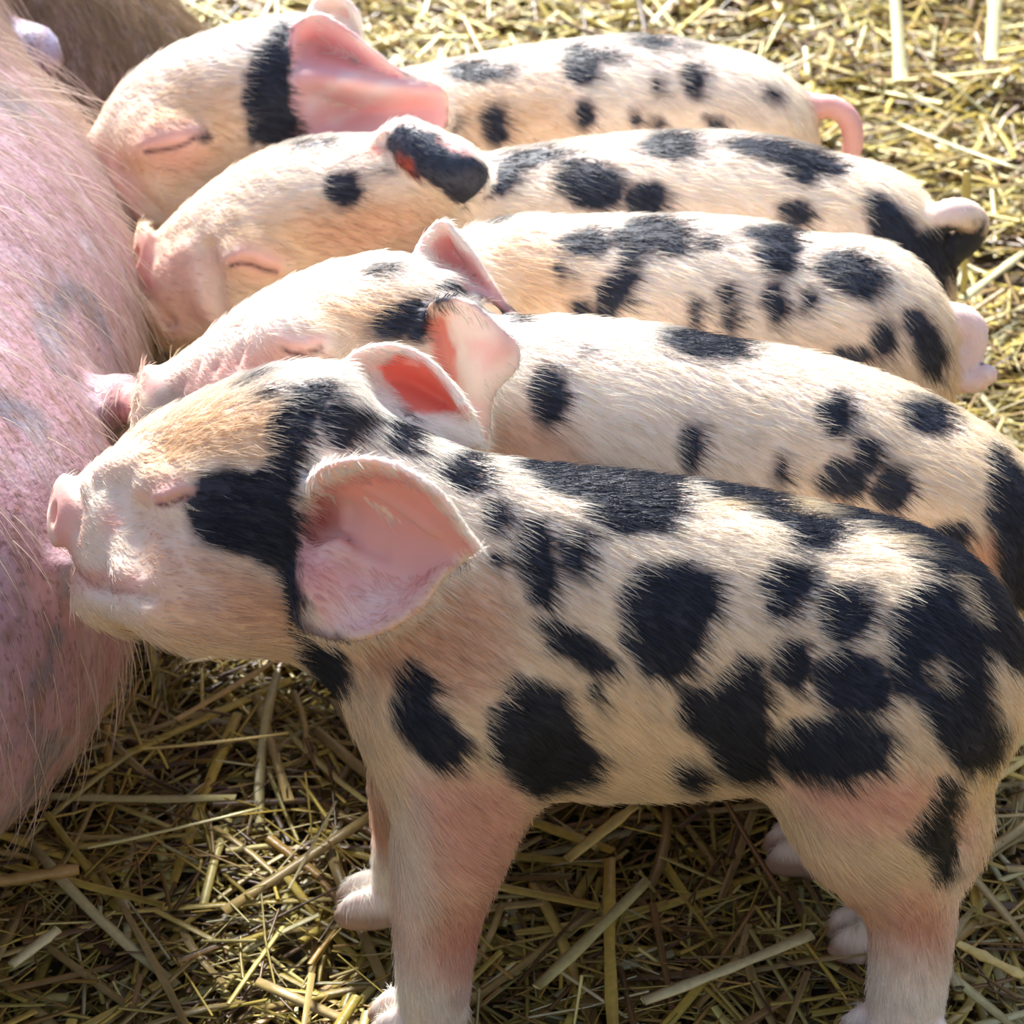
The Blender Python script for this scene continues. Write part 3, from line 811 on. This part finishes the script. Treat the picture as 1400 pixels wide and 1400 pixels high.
# ---- fourth piglet
fourth = dict(
    label='piglet with the black folded ear and black-based curly tail, second from the far end',
    Y=0.358, h=0.0018, seed=41, hairs=70000, fur=0.0090,
    torso=[(620, 215, None, .358, .036, .044), (690, 205, None, .358, .043, .050), (780, 192, None, .358, .047, .055), (870, 182, None, .358, .050, .059),
           (950, 179, None, .358, .052, .061), (1030, 184, None, .358, .052, .062), (1100, 200, None, .358, .050, .060), (1165, 228, None, .358, .047, .057),
           (1210, 264, None, .358, .042, .052), (1240, 305, None, .358, .034, .045), (1260, 345, None, .358, .022, .032)],
    head=[(207, 325, 400, .358, .016), (230, 307, 440, .358, .020), (272, 268, 462, .357, .027), (320, 232, None, .356, .033, .038),
          (380, 202, None, .356, .038, .042), (440, 186, None, .357, .041, .044), (510, 186, None, .358, .041, .045), (575, 200, None, .358, .039, .045)],
    masses=[(1170, 380, .35, .05, .045, .06)],
    cheeks=[(370, 410, .335, .04, .028, .03), (235, 420, .35, .018, .018, .022), (262, 400, .34, .020, .016, .024), (350, 335, .335, .022, .020, .02), (560, 270, .34, .04, .03, .035)],
    legs=[wleg(-.03, .33, .12, .032), wleg(-.025, .385, .12, .032), wleg(.165, .33, .12, .038, .0, .02), wleg(.17, .385, .12, .038, .0, .02)],
    tail=[(1262, 345, .358, .014), (1290, 335, .352, .012), (1318, 325, .346, .0095), (1330, 305, .342, .0085), (1312, 293, .338, .0085), (1288, 297, .336, .0075), (1282, 312, .334, .004)],
    tail_pink=0.0,
    snout=(193, 348, .358, (-1, -.30, .25), .0165),
    ridges=[([(322, 345), (345, 334), (372, 345), (390, 362)], .007, -.004, .006), ([(262, 345), (272, 380), (285, 420)], .008, -.005, .008), ([(205, 420), (235, 452), (285, 458)], .006, -.003, .008)],
    grooves=[([(195, 395), (212, 420), (232, 440)], .003, .001, .004), ([(285, 340), (292, 380), (300, 430)], .004, .0012, .006), ([(212, 330), (213, 352)], .0018, .0008, .003), ([(228, 322), (230, 342)], .0014, .0006, .003)],
    eye=[(314, 362), (328, 358), (345, 360), (362, 367), (378, 370)],
    ears=[[[(505, 202, .340), (512, 192, .340), (525, 187, .335), (530, 207, .330), (535, 225, .330)],
           [(528, 180, .330), (548, 168, .342), (562, 180, .322), (560, 215, .312), (566, 245, .318)],
           [(560, 176, .340), (592, 180, .346), (606, 200, .315), (592, 232, .304), (592, 262, .312)],
           [(590, 188, .340), (622, 197, .342), (642, 215, .312), (626, 245, .302), (612, 270, .310)],
           [(622, 204, .332), (644, 212, .332), (664, 235, .315), (656, 256, .310), (634, 275, .311)]],
          [[(545, 200, .370), (550, 205, .372), (555, 210, .372), (560, 215, .372), (565, 222, .370)],
           [(570, 182, .372), (578, 190, .380), (585, 198, .380), (592, 206, .378), (598, 214, .372)],
           [(605, 184, .372), (610, 192, .380), (614, 200, .380), (618, 208, .378), (620, 216, .372)],
           [(635, 195, .370), (637, 202, .374), (638, 208, .374), (640, 214, .372), (640, 220, .370)],
           [(648, 210, .368), (650, 214, .368), (650, 217, .368), (650, 220, .368), (648, 224, .368)]]],
    paint=[
        ([[(310, 320), (400, 290), (500, 260), (600, 280), (600, 310), (450, 340), (380, 350)]], TAN, 60, .6),
        ([[(420, 300), (560, 290), (600, 320), (440, 360)]], (0.74, 0.40, 0.26), 50, .5),
        ([[(190, 330), (240, 335), (300, 350), (300, 440), (230, 470), (190, 400)], (350, 360, 40, 25)], (0.80, 0.48, 0.40), 30, .65),
        ([(285, 395, 12, 50, -15)], WHITE, 26, .6),
        ([[(180, 320), (208, 320), (212, 400), (190, 390)]], (0.86, 0.42, 0.36), 8, .85),
        ([(423, 200, 30, 7, -3), (467, 258, 24, 24), (471, 217, 6, 2), (522, 235, 9, 3), (720, 218, 50, 12, -8), (686, 240, 22, 25), (805, 252, 50, 32, 15), (882, 272, 30, 22),
          (916, 199, 40, 18, -3), [(982, 195), (1020, 187), (1060, 190), (1110, 203), (1155, 226), (1150, 240), (1100, 232), (1070, 228), (1020, 212)], (1095, 237, 22, 15),
          (1087, 292, 22, 17), [(1182, 262), (1215, 275), (1257, 320), (1290, 350), (1290, 415), (1240, 415), (1215, 365), (1190, 315)],
          [(1240, 330), (1270, 312), (1300, 312), (1325, 318), (1345, 305), (1340, 350), (1290, 380)]], BLACK, 12, 1.0),
        ([[(540, 175), (562, 170), (600, 186), (660, 222), (682, 240), (670, 270), (632, 290), (600, 262), (560, 240), (530, 205), (527, 190)]], (0.02, 0.025, 0.04), 8, 1.0),
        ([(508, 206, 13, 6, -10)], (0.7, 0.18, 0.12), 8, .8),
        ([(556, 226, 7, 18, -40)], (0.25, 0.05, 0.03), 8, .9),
        ([[(600, 192), (640, 200), (646, 216), (615, 205)]], EARPINK, 8, .8),
        ([(1302, 293, 30, 15)], (0.88, 0.80, 0.74), 10, .9),
        ([('line', [(314, 362), (328, 358), (345, 360), (362, 367), (378, 370)], 1.3)], (0.14, 0.07, 0.07), 4, .9),
        ([('line', [(186, 398), (205, 425), (232, 446)], 2)], (0.35, 0.12, 0.10), 5, .7),
    ],
    bare=[[(180, 318), (208, 318), (210, 400), (185, 400)], [(310, 356), (330, 352), (360, 360), (380, 366), (378, 373), (345, 367), (312, 368)]],
    short=[[(190, 300), (300, 240), (310, 460), (200, 460)]],
)
piglet(fourth)

# ---- farthest piglet
far = dict(
    label='farthest piglet, broad rippled pink ear with black patch before it, pink tail hanging',
    Y=0.487, h=0.0018, seed=51, hairs=65000, fur=0.0090, near=0.10,
    torso=[(500, 105, None, .480, .038, .050), (570, 92, None, .485, .044, .053), (650, 76, None, .487, .048, .057), (730, 62, None, .487, .050, .060),
           (810, 52, None, .487, .052, .061), (880, 48, None, .487, .052, .062), (940, 56, None, .487, .050, .060), (995, 80, None, .487, .046, .056),
           (1030, 110, None, .487, .040, .050), (1052, 140, None, .487, .030, .042), (1068, 165, None, .487, .018, .030)],
    head=[(125, 190, 300, .452, .018), (152, 150, 312, .452, .023), (190, 102, 322, .452, .032), (240, 66, None, .452, .040, .050),
          (300, 42, None, .455, .045, .054), (360, 27, None, .460, .046, .056), (420, 22, None, .468, .045, .056), (480, 50, None, .475, .042, .054)],
    masses=[(1000, 220, .48, .05, .045, .06)],
    cheeks=[(250, 260, .425, .04, .026, .03), (240, 190, .425, .028, .020, .022)],
    legs=[wleg(-.05, .46, .12, .032), wleg(-.045, .515, .12, .032), wleg(.12, .46, .12, .038, .0, .02), wleg(.125, .515, .12, .038, .0, .02)],
    tail=[(1072, 150, .487, .013), (1092, 148, .487, .010), (1115, 146, .485, .0072), (1140, 147, .483, .0066), (1160, 163, .48, .0064), (1166, 190, .478, .0060), (1162, 220, .476, .0055)],
    tail_pink=1.0, tail_col=(0.86, 0.50, 0.46),
    snout=(116, 232, .452, (-1, -.25, .05), .0165),
    ridges=[([(195, 205), (225, 182), (268, 188)], .008, -.004, .007)],
    grooves=[([(165, 225), (185, 260), (215, 290)], .004, .001, .006)],
    eye=[(199, 206), (218, 204), (240, 200), (256, 194), (266, 186)],
    ears=[[[(402, 35, .445), (398, 75, .438), (396, 110, .434), (400, 150, .430), (412, 182, .430)],
           [(436, 20, .430), (432, 65, .462), (430, 105, .422), (434, 150, .450), (450, 190, .420)],
           [(475, 42, .418), (468, 75, .450), (472, 110, .410), (476, 148, .442), (490, 190, .415)],
           [(512, 72, .418), (512, 95, .432), (518, 118, .416), (522, 150, .430), (535, 190, .415)],
           [(560, 112, .425), (585, 112, .425), (605, 125, .425), (612, 145, .425), (605, 190, .422)]],
          [[(420, 20, .490), (428, 28, .492), (436, 36, .492), (446, 46, .490), (458, 58, .485)],
           [(432, 2, .500), (442, 12, .506), (452, 24, .506), (462, 38, .500), (472, 54, .492)],
           [(452, -6, .500), (462, 6, .508), (470, 20, .508), (478, 36, .502), (484, 54, .494)],
           [(474, 2, .498), (480, 14, .504), (484, 28, .504), (488, 42, .500), (490, 56, .494)],
           [(488, 20, .495), (490, 30, .496), (492, 40, .496), (492, 50, .495), (490, 60, .494)]]],
    paint=[
        ([[(180, 170), (240, 110), (320, 100), (340, 170), (330, 230), (260, 250), (160, 260), (140, 210)]], TAN, 60, .65),
        ([[(600, 130), (750, 110), (800, 190), (640, 200)]], TAN, 60, .5),
        ([[(110, 190), (150, 200), (190, 260), (200, 320), (140, 320), (110, 260)], (235, 200, 50, 32)], (0.80, 0.46, 0.40), 30, .7),
        ([[(345, 70), (372, 40), (392, 24), (410, 30), (396, 90), (402, 140), (412, 188), (380, 200), (340, 195), (332, 130)], (272, 184, 12, 8, 20),
          (650, 98, 45, 13), (676, 170, 16, 26), (618, 170, 11, 13), (797, 158, 12, 19), (868, 163, 9, 10), (900, 167, 10, 8), (792, 88, 26, 25, 40), (900, 117, 9, 13),
          (895, 58, 42, 8, 6), (947, 110, 15, 22, -15), (978, 168, 14, 8), (1055, 130, 13, 9, 30), (830, 77, 20, 8, 20), (530, 100, 8, 4), (562, 98, 7, 4)], BLACK, 11, 1.0),
        ([[(396, 32), (450, 26), (510, 72), (560, 108), (606, 122), (614, 148), (604, 195), (480, 195), (415, 188), (400, 140)]], (0.90, 0.56, 0.58), 8, .95),
        ([[(430, 60), (480, 80), (500, 110), (450, 140), (420, 100)], (470, 160, 40, 12, -20), (575, 150, 30, 25)], (0.86, 0.36, 0.38), 24, .5),
        ([('line', [(425, 145), (470, 105), (525, 95)], 7), ('line', [(455, 172), (500, 140), (535, 112)], 6), ('line', [(410, 30), (460, 30), (505, 70)], 5)], (0.93, 0.80, 0.80), 14, .7),  # highlights along the ear folds, painted as pale strokes
        ([[(448, 12), (470, 15), (488, 50), (470, 45)]], EARPINK, 8, .8),
        ([('line', [(199, 206), (218, 204), (240, 200), (256, 194), (268, 185)], 1.3), (264, 186, 7, 6)], (0.14, 0.07, 0.07), 4, .9),
    ],
    bare=[[(196, 200), (240, 193), (268, 180), (270, 190), (242, 206), (198, 212)], [(396, 32), (450, 26), (510, 72), (560, 108), (606, 122), (614, 148), (604, 195), (480, 195), (415, 188), (400, 140)]],
    short=[[(110, 180), (200, 120), (230, 320), (110, 320)]],
)
piglet(far)

# ------------------------------------------------------------------ the sow, lying on her side with her udder to the right
def build_sow():
    root = bpy.data.objects.new('sow', None); sc.collection.objects.link(root)
    tag(root, 'large pink sow lying at the left edge, grey-mottled hairy udder turned to the piglets', 'sow')
    v = Volume((-1.02, -0.62, -0.01), (-0.06, 1.10, 0.56), 0.0050)
    spine = [(-.84, -.30, .20, .17, .17), (-.76, -.16, .22, .23, .21), (-.66, .05, .235, .27, .235), (-.60, .28, .24, .28, .24), (-.58, .50, .24, .27, .24),
             (-.58, .70, .23, .25, .225), (-.60, .88, .20, .18, .19)]
    T = v.temp()
    for c in catmull(spine, 40): v.ell_into(T, c[:3], (c[3], c[3] * .9, c[4]))
    v.merge(T, .02)
    for c, r in SOW_UDDER: v.ell(c, r, k=.05)
    # head and neck beyond the left of the frame
    T = v.temp()
    for c in catmull([(-.86, -.36, .20, .15), (-.86, -.44, .17, .12), (-.84, -.52, .12, .075), (-.82, -.56, .09, .05)], 16): v.ell_into(T, c[:3], (c[3],) * 3)
    v.merge(T, .05)
    # hind leg stretched to the right behind the last piglet, and one fore leg
    v.tube(np.array([(-.55, .78, .24, .17), (-.44, .76, .20, .14), (-.34, .74, .16, .115), (-.26, .745, .12, .085), (-.20, .76, .08, .05), (-.14, .78, .05, .032)]), k=.03, n=40)
    v.tube(np.array([(-.76, -.10, .10, .09), (-.64, -.30, .07, .06), (-.60, -.40, .04, .035)]), k=.03, n=30)
    for p in SOW_TEATS:
        v.tube(np.array(p), k=.012, n=12)
    V, Q = v.mesh(); N = vertex_normals(V, Q)
    col = np.tile(np.array((0.47, 0.25, 0.28)), (len(V), 1))
    def mix(w, c):
        nonlocal col
        w = np.clip(w, 0, 1)[:, None]; col = col * (1 - w) + np.array(c) * w
    mix(noise3(V, 14, 5) * .6 + .1, (0.44, 0.31, 0.34))
    mix((V[:, 2] - .12) / .2 * .5, (0.44, 0.33, 0.38))  # lavender growing with height: light from above put into the skin colour
    q = V * np.array([1, 1, .7])
    mix((noise3(q, 34, 8) + .4 * noise3(V, 90, 9) - .38) * 3.2, (0.22, 0.19, 0.22))
    mix((noise3(V * np.array([1, 1, .35]), 170, 12) - .48) * 4 * .6, (0.28, 0.14, 0.09))
    mix((V[:, 1] - .62) / .05 * .85, (0.34, 0.22, 0.12))  # brown-haired hind leg, its shade included in the colour
    mix(1.6 - np.linalg.norm(V - np.array(SOW_TEATS[0][2][:3]), axis=1) / .018, (0.42, 0.40, 0.55))
    for q in SOW_TEATS[1:]: mix(1.8 - np.linalg.norm(V - np.array(q[1][:3]), axis=1) / .015, (0.66, 0.30, 0.28))
    make_mesh('body', V, Q, SOWSKIN, root, col)
    # bristles: a thin short coat plus scattered long hairs
    length = np.full(len(V), .012); length[V[:, 2] < .02] = 0
    length[V[:, 0] < -.45] = 0
    for q in SOW_TEATS: length[np.linalg.norm(V - np.array(q[2][:3]), axis=1) < .022] = 0
    length *= 1 + 1.2 * np.clip((V[:, 1] - .2) / .3, 0, 1)
    flow = np.zeros_like(V); flow[:, 2] = -1.0; flow[:, 1] = -.35; flow[:, 0] = .2
    hc = np.tile(np.array((0.52, 0.40, 0.31)), (len(V), 1))
    hc[V[:, 1] > .62] = (.33, .23, .13)
    grow_fur('bristles', V, Q, N, hc, flow, length, 42000, root, 71, width=.00012, lift=.22)
    length[V[:, 1] < .62] *= 2.6
    grow_fur('long_hairs', V, Q, N, np.clip(hc * 1.25, 0, 1), flow + np.array((.5, -.3, 0)), length, 2600, root, 72, width=.00022, lift=.45)
    hl = np.where((V[:, 1] > .64) & (V[:, 0] > -.5), .022, 0.0)
    grow_fur('leg_hair', V, Q, N, hc * .9, flow, hl, 14000, root, 73, width=.00026, lift=.25)
    return v

SOW_UDDER = [((-.405, .23, .175), (.218, .43, .155)), ((-.36, .08, .165), (.192, .165, .125))]
def tp(px, py, Y, r): return tuple(P(px, py, Y)) + (r,)
SOW_TEATS = [[tp(-20, 60, .64, .016), tp(25, 56, .62, .013), tp(55, 58, .605, .0105), tp(68, 82, .595, .009)],
             [tp(40, 765, .085, .014), tp(75, 770, .050, .0085), tp(104, 780, .030, .0065)],
             [tp(165, 545, .17, .012), tp(195, 555, .14, .008), tp(212, 560, .13, .006)]]
build_sow()

# ------------------------------------------------------------------ straw
def straw_color(r, n):
    pal = np.array([(0.68, 0.52, 0.10), (0.60, 0.44, 0.09), (0.80, 0.68, 0.22), (0.46, 0.28, 0.07), (0.30, 0.17, 0.06), (0.62, 0.56, 0.26), (0.16, 0.09, 0.04), (0.84, 0.74, 0.40)])
    w = np.array([.22, .2, .11, .16, .13, .05, .09, .04])
    return pal[r.choice(len(pal), n, p=w)] * r.uniform(.5, 1.12, (n, 1))

def stalk_geo(r, c, yaw, pitch, L, w, seg=3, bend=0.0, flat=.45, sides=6):
    """one hollow-looking straw: open flattened tube with slightly split ends"""
    d = np.array([math.cos(yaw) * math.cos(pitch), math.sin(yaw) * math.cos(pitch), math.sin(pitch)])
    s = np.array([-math.sin(yaw), math.cos(yaw), 0]); u = np.cross(d, s)
    V = []
    roll = r.uniform(-.6, .6)
    for i in range(seg + 1):
        t = i / seg - .5
        p = np.array(c) + d * L * t + (s * bend + u * bend * .3) * L * (t * t - .08)
        ww = w * (1 + .12 * r.normal()) * (1 if 0 < i < seg else .85)
        for k in range(sides):
            a = 2 * math.pi * k / sides + roll
            V.append(p + s * math.cos(a) * ww * .5 + u * math.sin(a) * ww * .5 * flat)
    Q = []
    for i in range(seg):
        for k in range(sides):
            Q.append((i * sides + k, i * sides + (k + 1) % sides, (i + 1) * sides + (k + 1) % sides, (i + 1) * sides + k))
    h = sides // 2
    for b in (0, seg * sides):
        for k in range(1, h):
            q = (b, b + k, b + k + 1, b + (k + 2) % sides if k + 2 < sides else b)
        Q.append((b, b + 1, b + 2, b + 3)); Q.append((b, b + 3, b + 4, b + 5))
    return np.array(V), np.array(Q)

def ground_z(x, y):
    p = np.stack([x, y, np.zeros_like(x)], 1)
    return -0.012 + 0.012 * noise3(p, 9, 90) + 0.006 * noise3(p, 25, 91)

def many_straws(r, n, xr, yr, wr, Lr, zoff, tilt, sides=6, seg=2, bright=1.0):
    """vectorised heap of straws"""
    t = r.random(n)
    c = np.zeros((n, 3)); c[:, 1] = r.uniform(*yr, n)
    c[:, 0] = r.uniform(*xr, n)
    c[:, 2] = ground_z(c[:, 0], c[:, 1]) + r.uniform(*zoff, n)
    yaw = r.uniform(0, math.pi, n); pit = r.normal(0, tilt, n)
    L = r.uniform(*Lr, n); w = wr[0] + (wr[1] - wr[0]) * r.random(n) ** 1.6
    d = np.stack([np.cos(yaw) * np.cos(pit), np.sin(yaw) * np.cos(pit), np.sin(pit)], 1)
    s = np.stack([-np.sin(yaw), np.cos(yaw), np.zeros(n)], 1); u = np.cross(d, s)
    bend = r.normal(0, .10, n); fl = r.uniform(.07, .55, n); roll = r.uniform(0, 6.28, n)
    V = np.zeros((n, seg + 1, sides, 3))
    for i in range(seg + 1):
        tt = i / seg - .5
        p = c + d * (L * tt)[:, None] + (s * bend[:, None] + u * (bend * .3)[:, None]) * (L * (tt * tt - .08))[:, None]
        ww = w * (r.uniform(.8, 1.1, n))
        for k in range(sides):
            a = 2 * math.pi * k / sides + roll
            ca, sa = np.cos(a) * ww * .5, np.sin(a) * ww * .5
            cr, sr = np.cos(roll * .1), np.sin(roll * .1)
            V[:, i, k] = p + s * ca[:, None] + u * (sa * fl)[:, None]
    one = []
    for i in range(seg):
        for k in range(sides):
            one.append((i * sides + k, i * sides + (k + 1) % sides, (i + 1) * sides + (k + 1) % sides, (i + 1) * sides + k))
    one = np.array(one)
    Q = (one[None] + (np.arange(n) * (seg + 1) * sides)[:, None, None]).reshape(-1, 4)
    stripe = r.uniform(.6, 1.25, (n, 1, sides, 1)) * r.uniform(.85, 1.1, (n, seg + 1, 1, 1))
    col = (straw_color(r, n)[:, None, None, :] * stripe).reshape(-1, 3)
    return V.reshape(-1, 3), Q, np.clip(col * bright, 0, .95)

def build_ground():
    xs = np.linspace(-1.6, 1.6, 120); ys = np.linspace(-.75, 3.2, 140)
    X, Yg = np.meshgrid(xs, ys, indexing='ij'); x = X.ravel(); y = Yg.ravel()
    z = ground_z(x, y) - .010
    V = np.stack([x, y, z], 1); n = len(ys)
    i, j = np.meshgrid(np.arange(len(xs) - 1), np.arange(n - 1), indexing='ij')
    a = (i * n + j).ravel()
    Q = np.stack([a, a + n, a + n + 1, a + 1], 1)
    m, Nn, L, b = mat_nodes('trodden_bedding')
    t = Nn.new('ShaderNodeTexNoise'); t.inputs['Scale'].default_value = 60; t.inputs['Detail'].default_value = 6
    rp = Nn.new('ShaderNodeValToRGB')
    rp.color_ramp.elements[0].color = (.035, .022, .012, 1); rp.color_ramp.elements[1].color = (.20, .13, .05, 1)
    co = Nn.new('ShaderNodeTexCoord'); L.new(co.outputs['Object'], t.inputs['Vector'])
    L.new(t.outputs['Fac'], rp.inputs[0]); L.new(rp.outputs[0], b.inputs['Base Color'])
    b.inputs['Roughness'].default_value = .9
    o = make_mesh('floor', V, Q, m)
    o['kind'] = 'structure'
    return o
build_ground()

bed = bpy.data.objects.new('straw_bedding', None); sc.collection.objects.link(bed)
tag(bed, 'loose yellow straw bedding spread over the barn floor under the pigs', 'straw')
r = np.random.default_rng(5)
V1, Q1, C1 = many_straws(r, 13000, (-.55, .58), (-.25, 1.10), (.0018, .0068), (.02, .11), (-.014, .012), .16)
V2, Q2, C2 = many_straws(r, 9000, (-.6, .75), (1.0, 1.75), (.0025, .0075), (.03, .13), (-.014, .014), .2, bright=1.2)  # far straw given brighter colours to look sunlit
V3, Q3, C3 = many_straws(r, 17000, (-.45, .50), (-.20, .75), (.0008, .0030), (.012, .06), (-.004, .017), .22, sides=4, seg=2)
V4, Q4, C4 = many_straws(r, 6000, (-1.3, 1.3), (-.68, -.22), (.002, .007), (.03, .12), (-.014, .012), .16)
V5, Q5, C5 = many_straws(r, 9000, (-1.4, 1.4), (1.0, 3.0), (.0025, .008), (.04, .15), (-.014, .012), .16)
V6, Q6, C6 = many_straws(r, 4000, (.5, 1.4), (-.3, 1.2), (.002, .007), (.03, .12), (-.014, .012), .16)
allV, allQ, nv = [V1, V2, V4, V5, V6], [], 0
for vv, qq in zip(allV, (Q1, Q2, Q4, Q5, Q6)): allQ.append(qq + nv); nv += len(vv)
allV.append(V3); allQ.append(Q3 + nv)
o = make_mesh('loose_straw', np.vstack(allV), np.vstack(allQ), STRAW, bed, np.vstack([C1, C2, C4, C5, C6, C3]), smooth=False)
o['kind'] = 'stuff'
# 300 larger straws lying on top, one object each
protos = []
for i in range(12):
    Vs, Qs = stalk_geo(r, (0, 0, 0), 0, 0, 1.0 * (.06 + .008 * i), .0042 + .0006 * (i % 5), seg=4, bend=r.normal(0, .12), flat=.22)
    c = straw_color(r, 1)[0]; c = np.maximum(c, (.45, .33, .12))
    cc = np.tile(c, (len(Vs), 1)) * np.tile(r.uniform(.65, 1.2, 6), len(Vs) // 6)[:, None]
    protos.append(make_mesh('straw', Vs, Qs, STRAW, bed, cc, smooth=False, link=False))
placed = 0
while placed < 300:
    if placed < 190: x, y = r.uniform(-.30, .34), r.uniform(-.13, .22)
    else: x, y = r.uniform(-.1, .48), r.uniform(.45, 1.1)
    q = protos[placed % 12]
    ob = q if placed < 12 else q.copy()
    ob.parent = bed
    ob.location = (x, y, float(ground_z(np.array([x]), np.array([y]))[0]) + r.uniform(.010, .020))
    ob.rotation_euler = (r.uniform(-.3, .3), r.normal(0, .10), r.uniform(0, 3.14))
    sc.collection.objects.link(ob)
    placed += 1

# single stalks that stand out, each placed by its two ends
def stalk(label, a, b, w, col, bend=.04, flat=.4):
    a = np.array(a); b = np.array(b); c = (a + b) / 2; d = b - a; L = np.linalg.norm(d)
    yaw = math.atan2(d[1], d[0]); pit = math.asin(d[2] / L)
    Vs, Qs = stalk_geo(r, (0, 0, 0), yaw, pit, L, w, seg=8, bend=bend, flat=flat)
    o = make_mesh('straw_stalk', Vs, Qs, STRAW, None, np.tile(col, (len(Vs), 1)) * np.tile(r.uniform(.72, 1.12, 6), len(Vs) // 6)[:, None], smooth=False)
    o.location = c
    tag(o, label, 'straw stalk', 'straw stalks that stand out')
    return o
G_ = (.72, .66, .28); Y_ = (.80, .62, .20); T_ = (.60, .42, .16); W_ = (.74, .66, .34); D_ = (.10, .05, .025)
stalk('thick pale green straw lying diagonally between the nearest piglet\'s legs', PZ(735, 1350, .022), PZ(885, 1205, .022), .0062, G_, .02)
stalk('yellow straw behind the nearest piglet\'s belly, pointing up right', PZ(775, 1175, .030), PZ(870, 1100, .045), .0060, Y_, .0)
stalk('long pale straw in front, crossing below the nearest piglet\'s belly', PZ(880, 1370, .022), PZ(1110, 1278, .026), .0058, W_, .03)
stalk('upright bright straw at the top right edge of the litter', P(1232, 112, .98), P(1222, -25, 1.10), .012, W_, .02)  # pale colour makes up for the unlit upright face
stalk('greenish upright straw in the top right corner', P(1355, 84, 1.02), P(1362, -25, 1.12), .013, W_, .0)  # sunlit look put into the colour, as the upright side is shaded
stalk('short thick brown straw tube below the sow\'s udder', PZ(0, 1205, .018), PZ(108, 1188, .020), .0062, (.55, .36, .12), .0, flat=.8)
stalk('pale straw tube in the lower left corner, tilted', PZ(15, 1320, .018), PZ(80, 1270, .024), .0068, W_, .0)
stalk('thin straw lying right of the udder, reaching the near piglet\'s foreleg side', PZ(120, 1160, .020), PZ(358, 1105, .024), .0022, G_, .02)
stalk('long yellow straw stretching from udder towards the foreleg', PZ(195, 1025, .020), PZ(395, 1003, .020), .0026, Y_, .04)
stalk('thin straw leaning up left of the near foreleg', PZ(395, 1215, .012), PZ(460, 1095, .030), .0016, W_, .0)
stalk('brown straw in the shade under the piglet\'s throat', PZ(240, 985, .020), PZ(375, 905, .020), .0045, T_, .03)
stalk('dark thin dried cord hanging under the nearest piglet\'s belly', P(985, 1085, 0.0), P(1075, 1235, -.01), .0026, D_, .05, flat=.9)
stalk('thin bent yellow straw against the sow\'s udder near the left edge', P(0, 1020, .0), P(62, 905, .03), .0024, Y_, .05)
stalk('wide pale straw right of the nearest piglet\'s hind leg', PZ(1310, 1290, .022), PZ(1400, 1335, .020), .0058, Y_, .0)
stalk('yellow straw behind the nearest piglet\'s hock at the right edge', PZ(1318, 1092, .016), PZ(1400, 1040, .020), .0048, Y_, .0)
stalk('bright straw pointing up right beside the middle piglet\'s tail', PZ(1315, 410, .02), PZ(1400, 345, .03), .0075, W_, .0)
stalk('long bright straw crossing behind the far tails at the right', PZ(1215, 165, .02), PZ(1400, 235, .03), .0055, W_, .04)
stalk('upright thin straw beside the curly black tail', PZ(1318, 400, .02), P(1322, 235, .45), .0048, G_, .0)
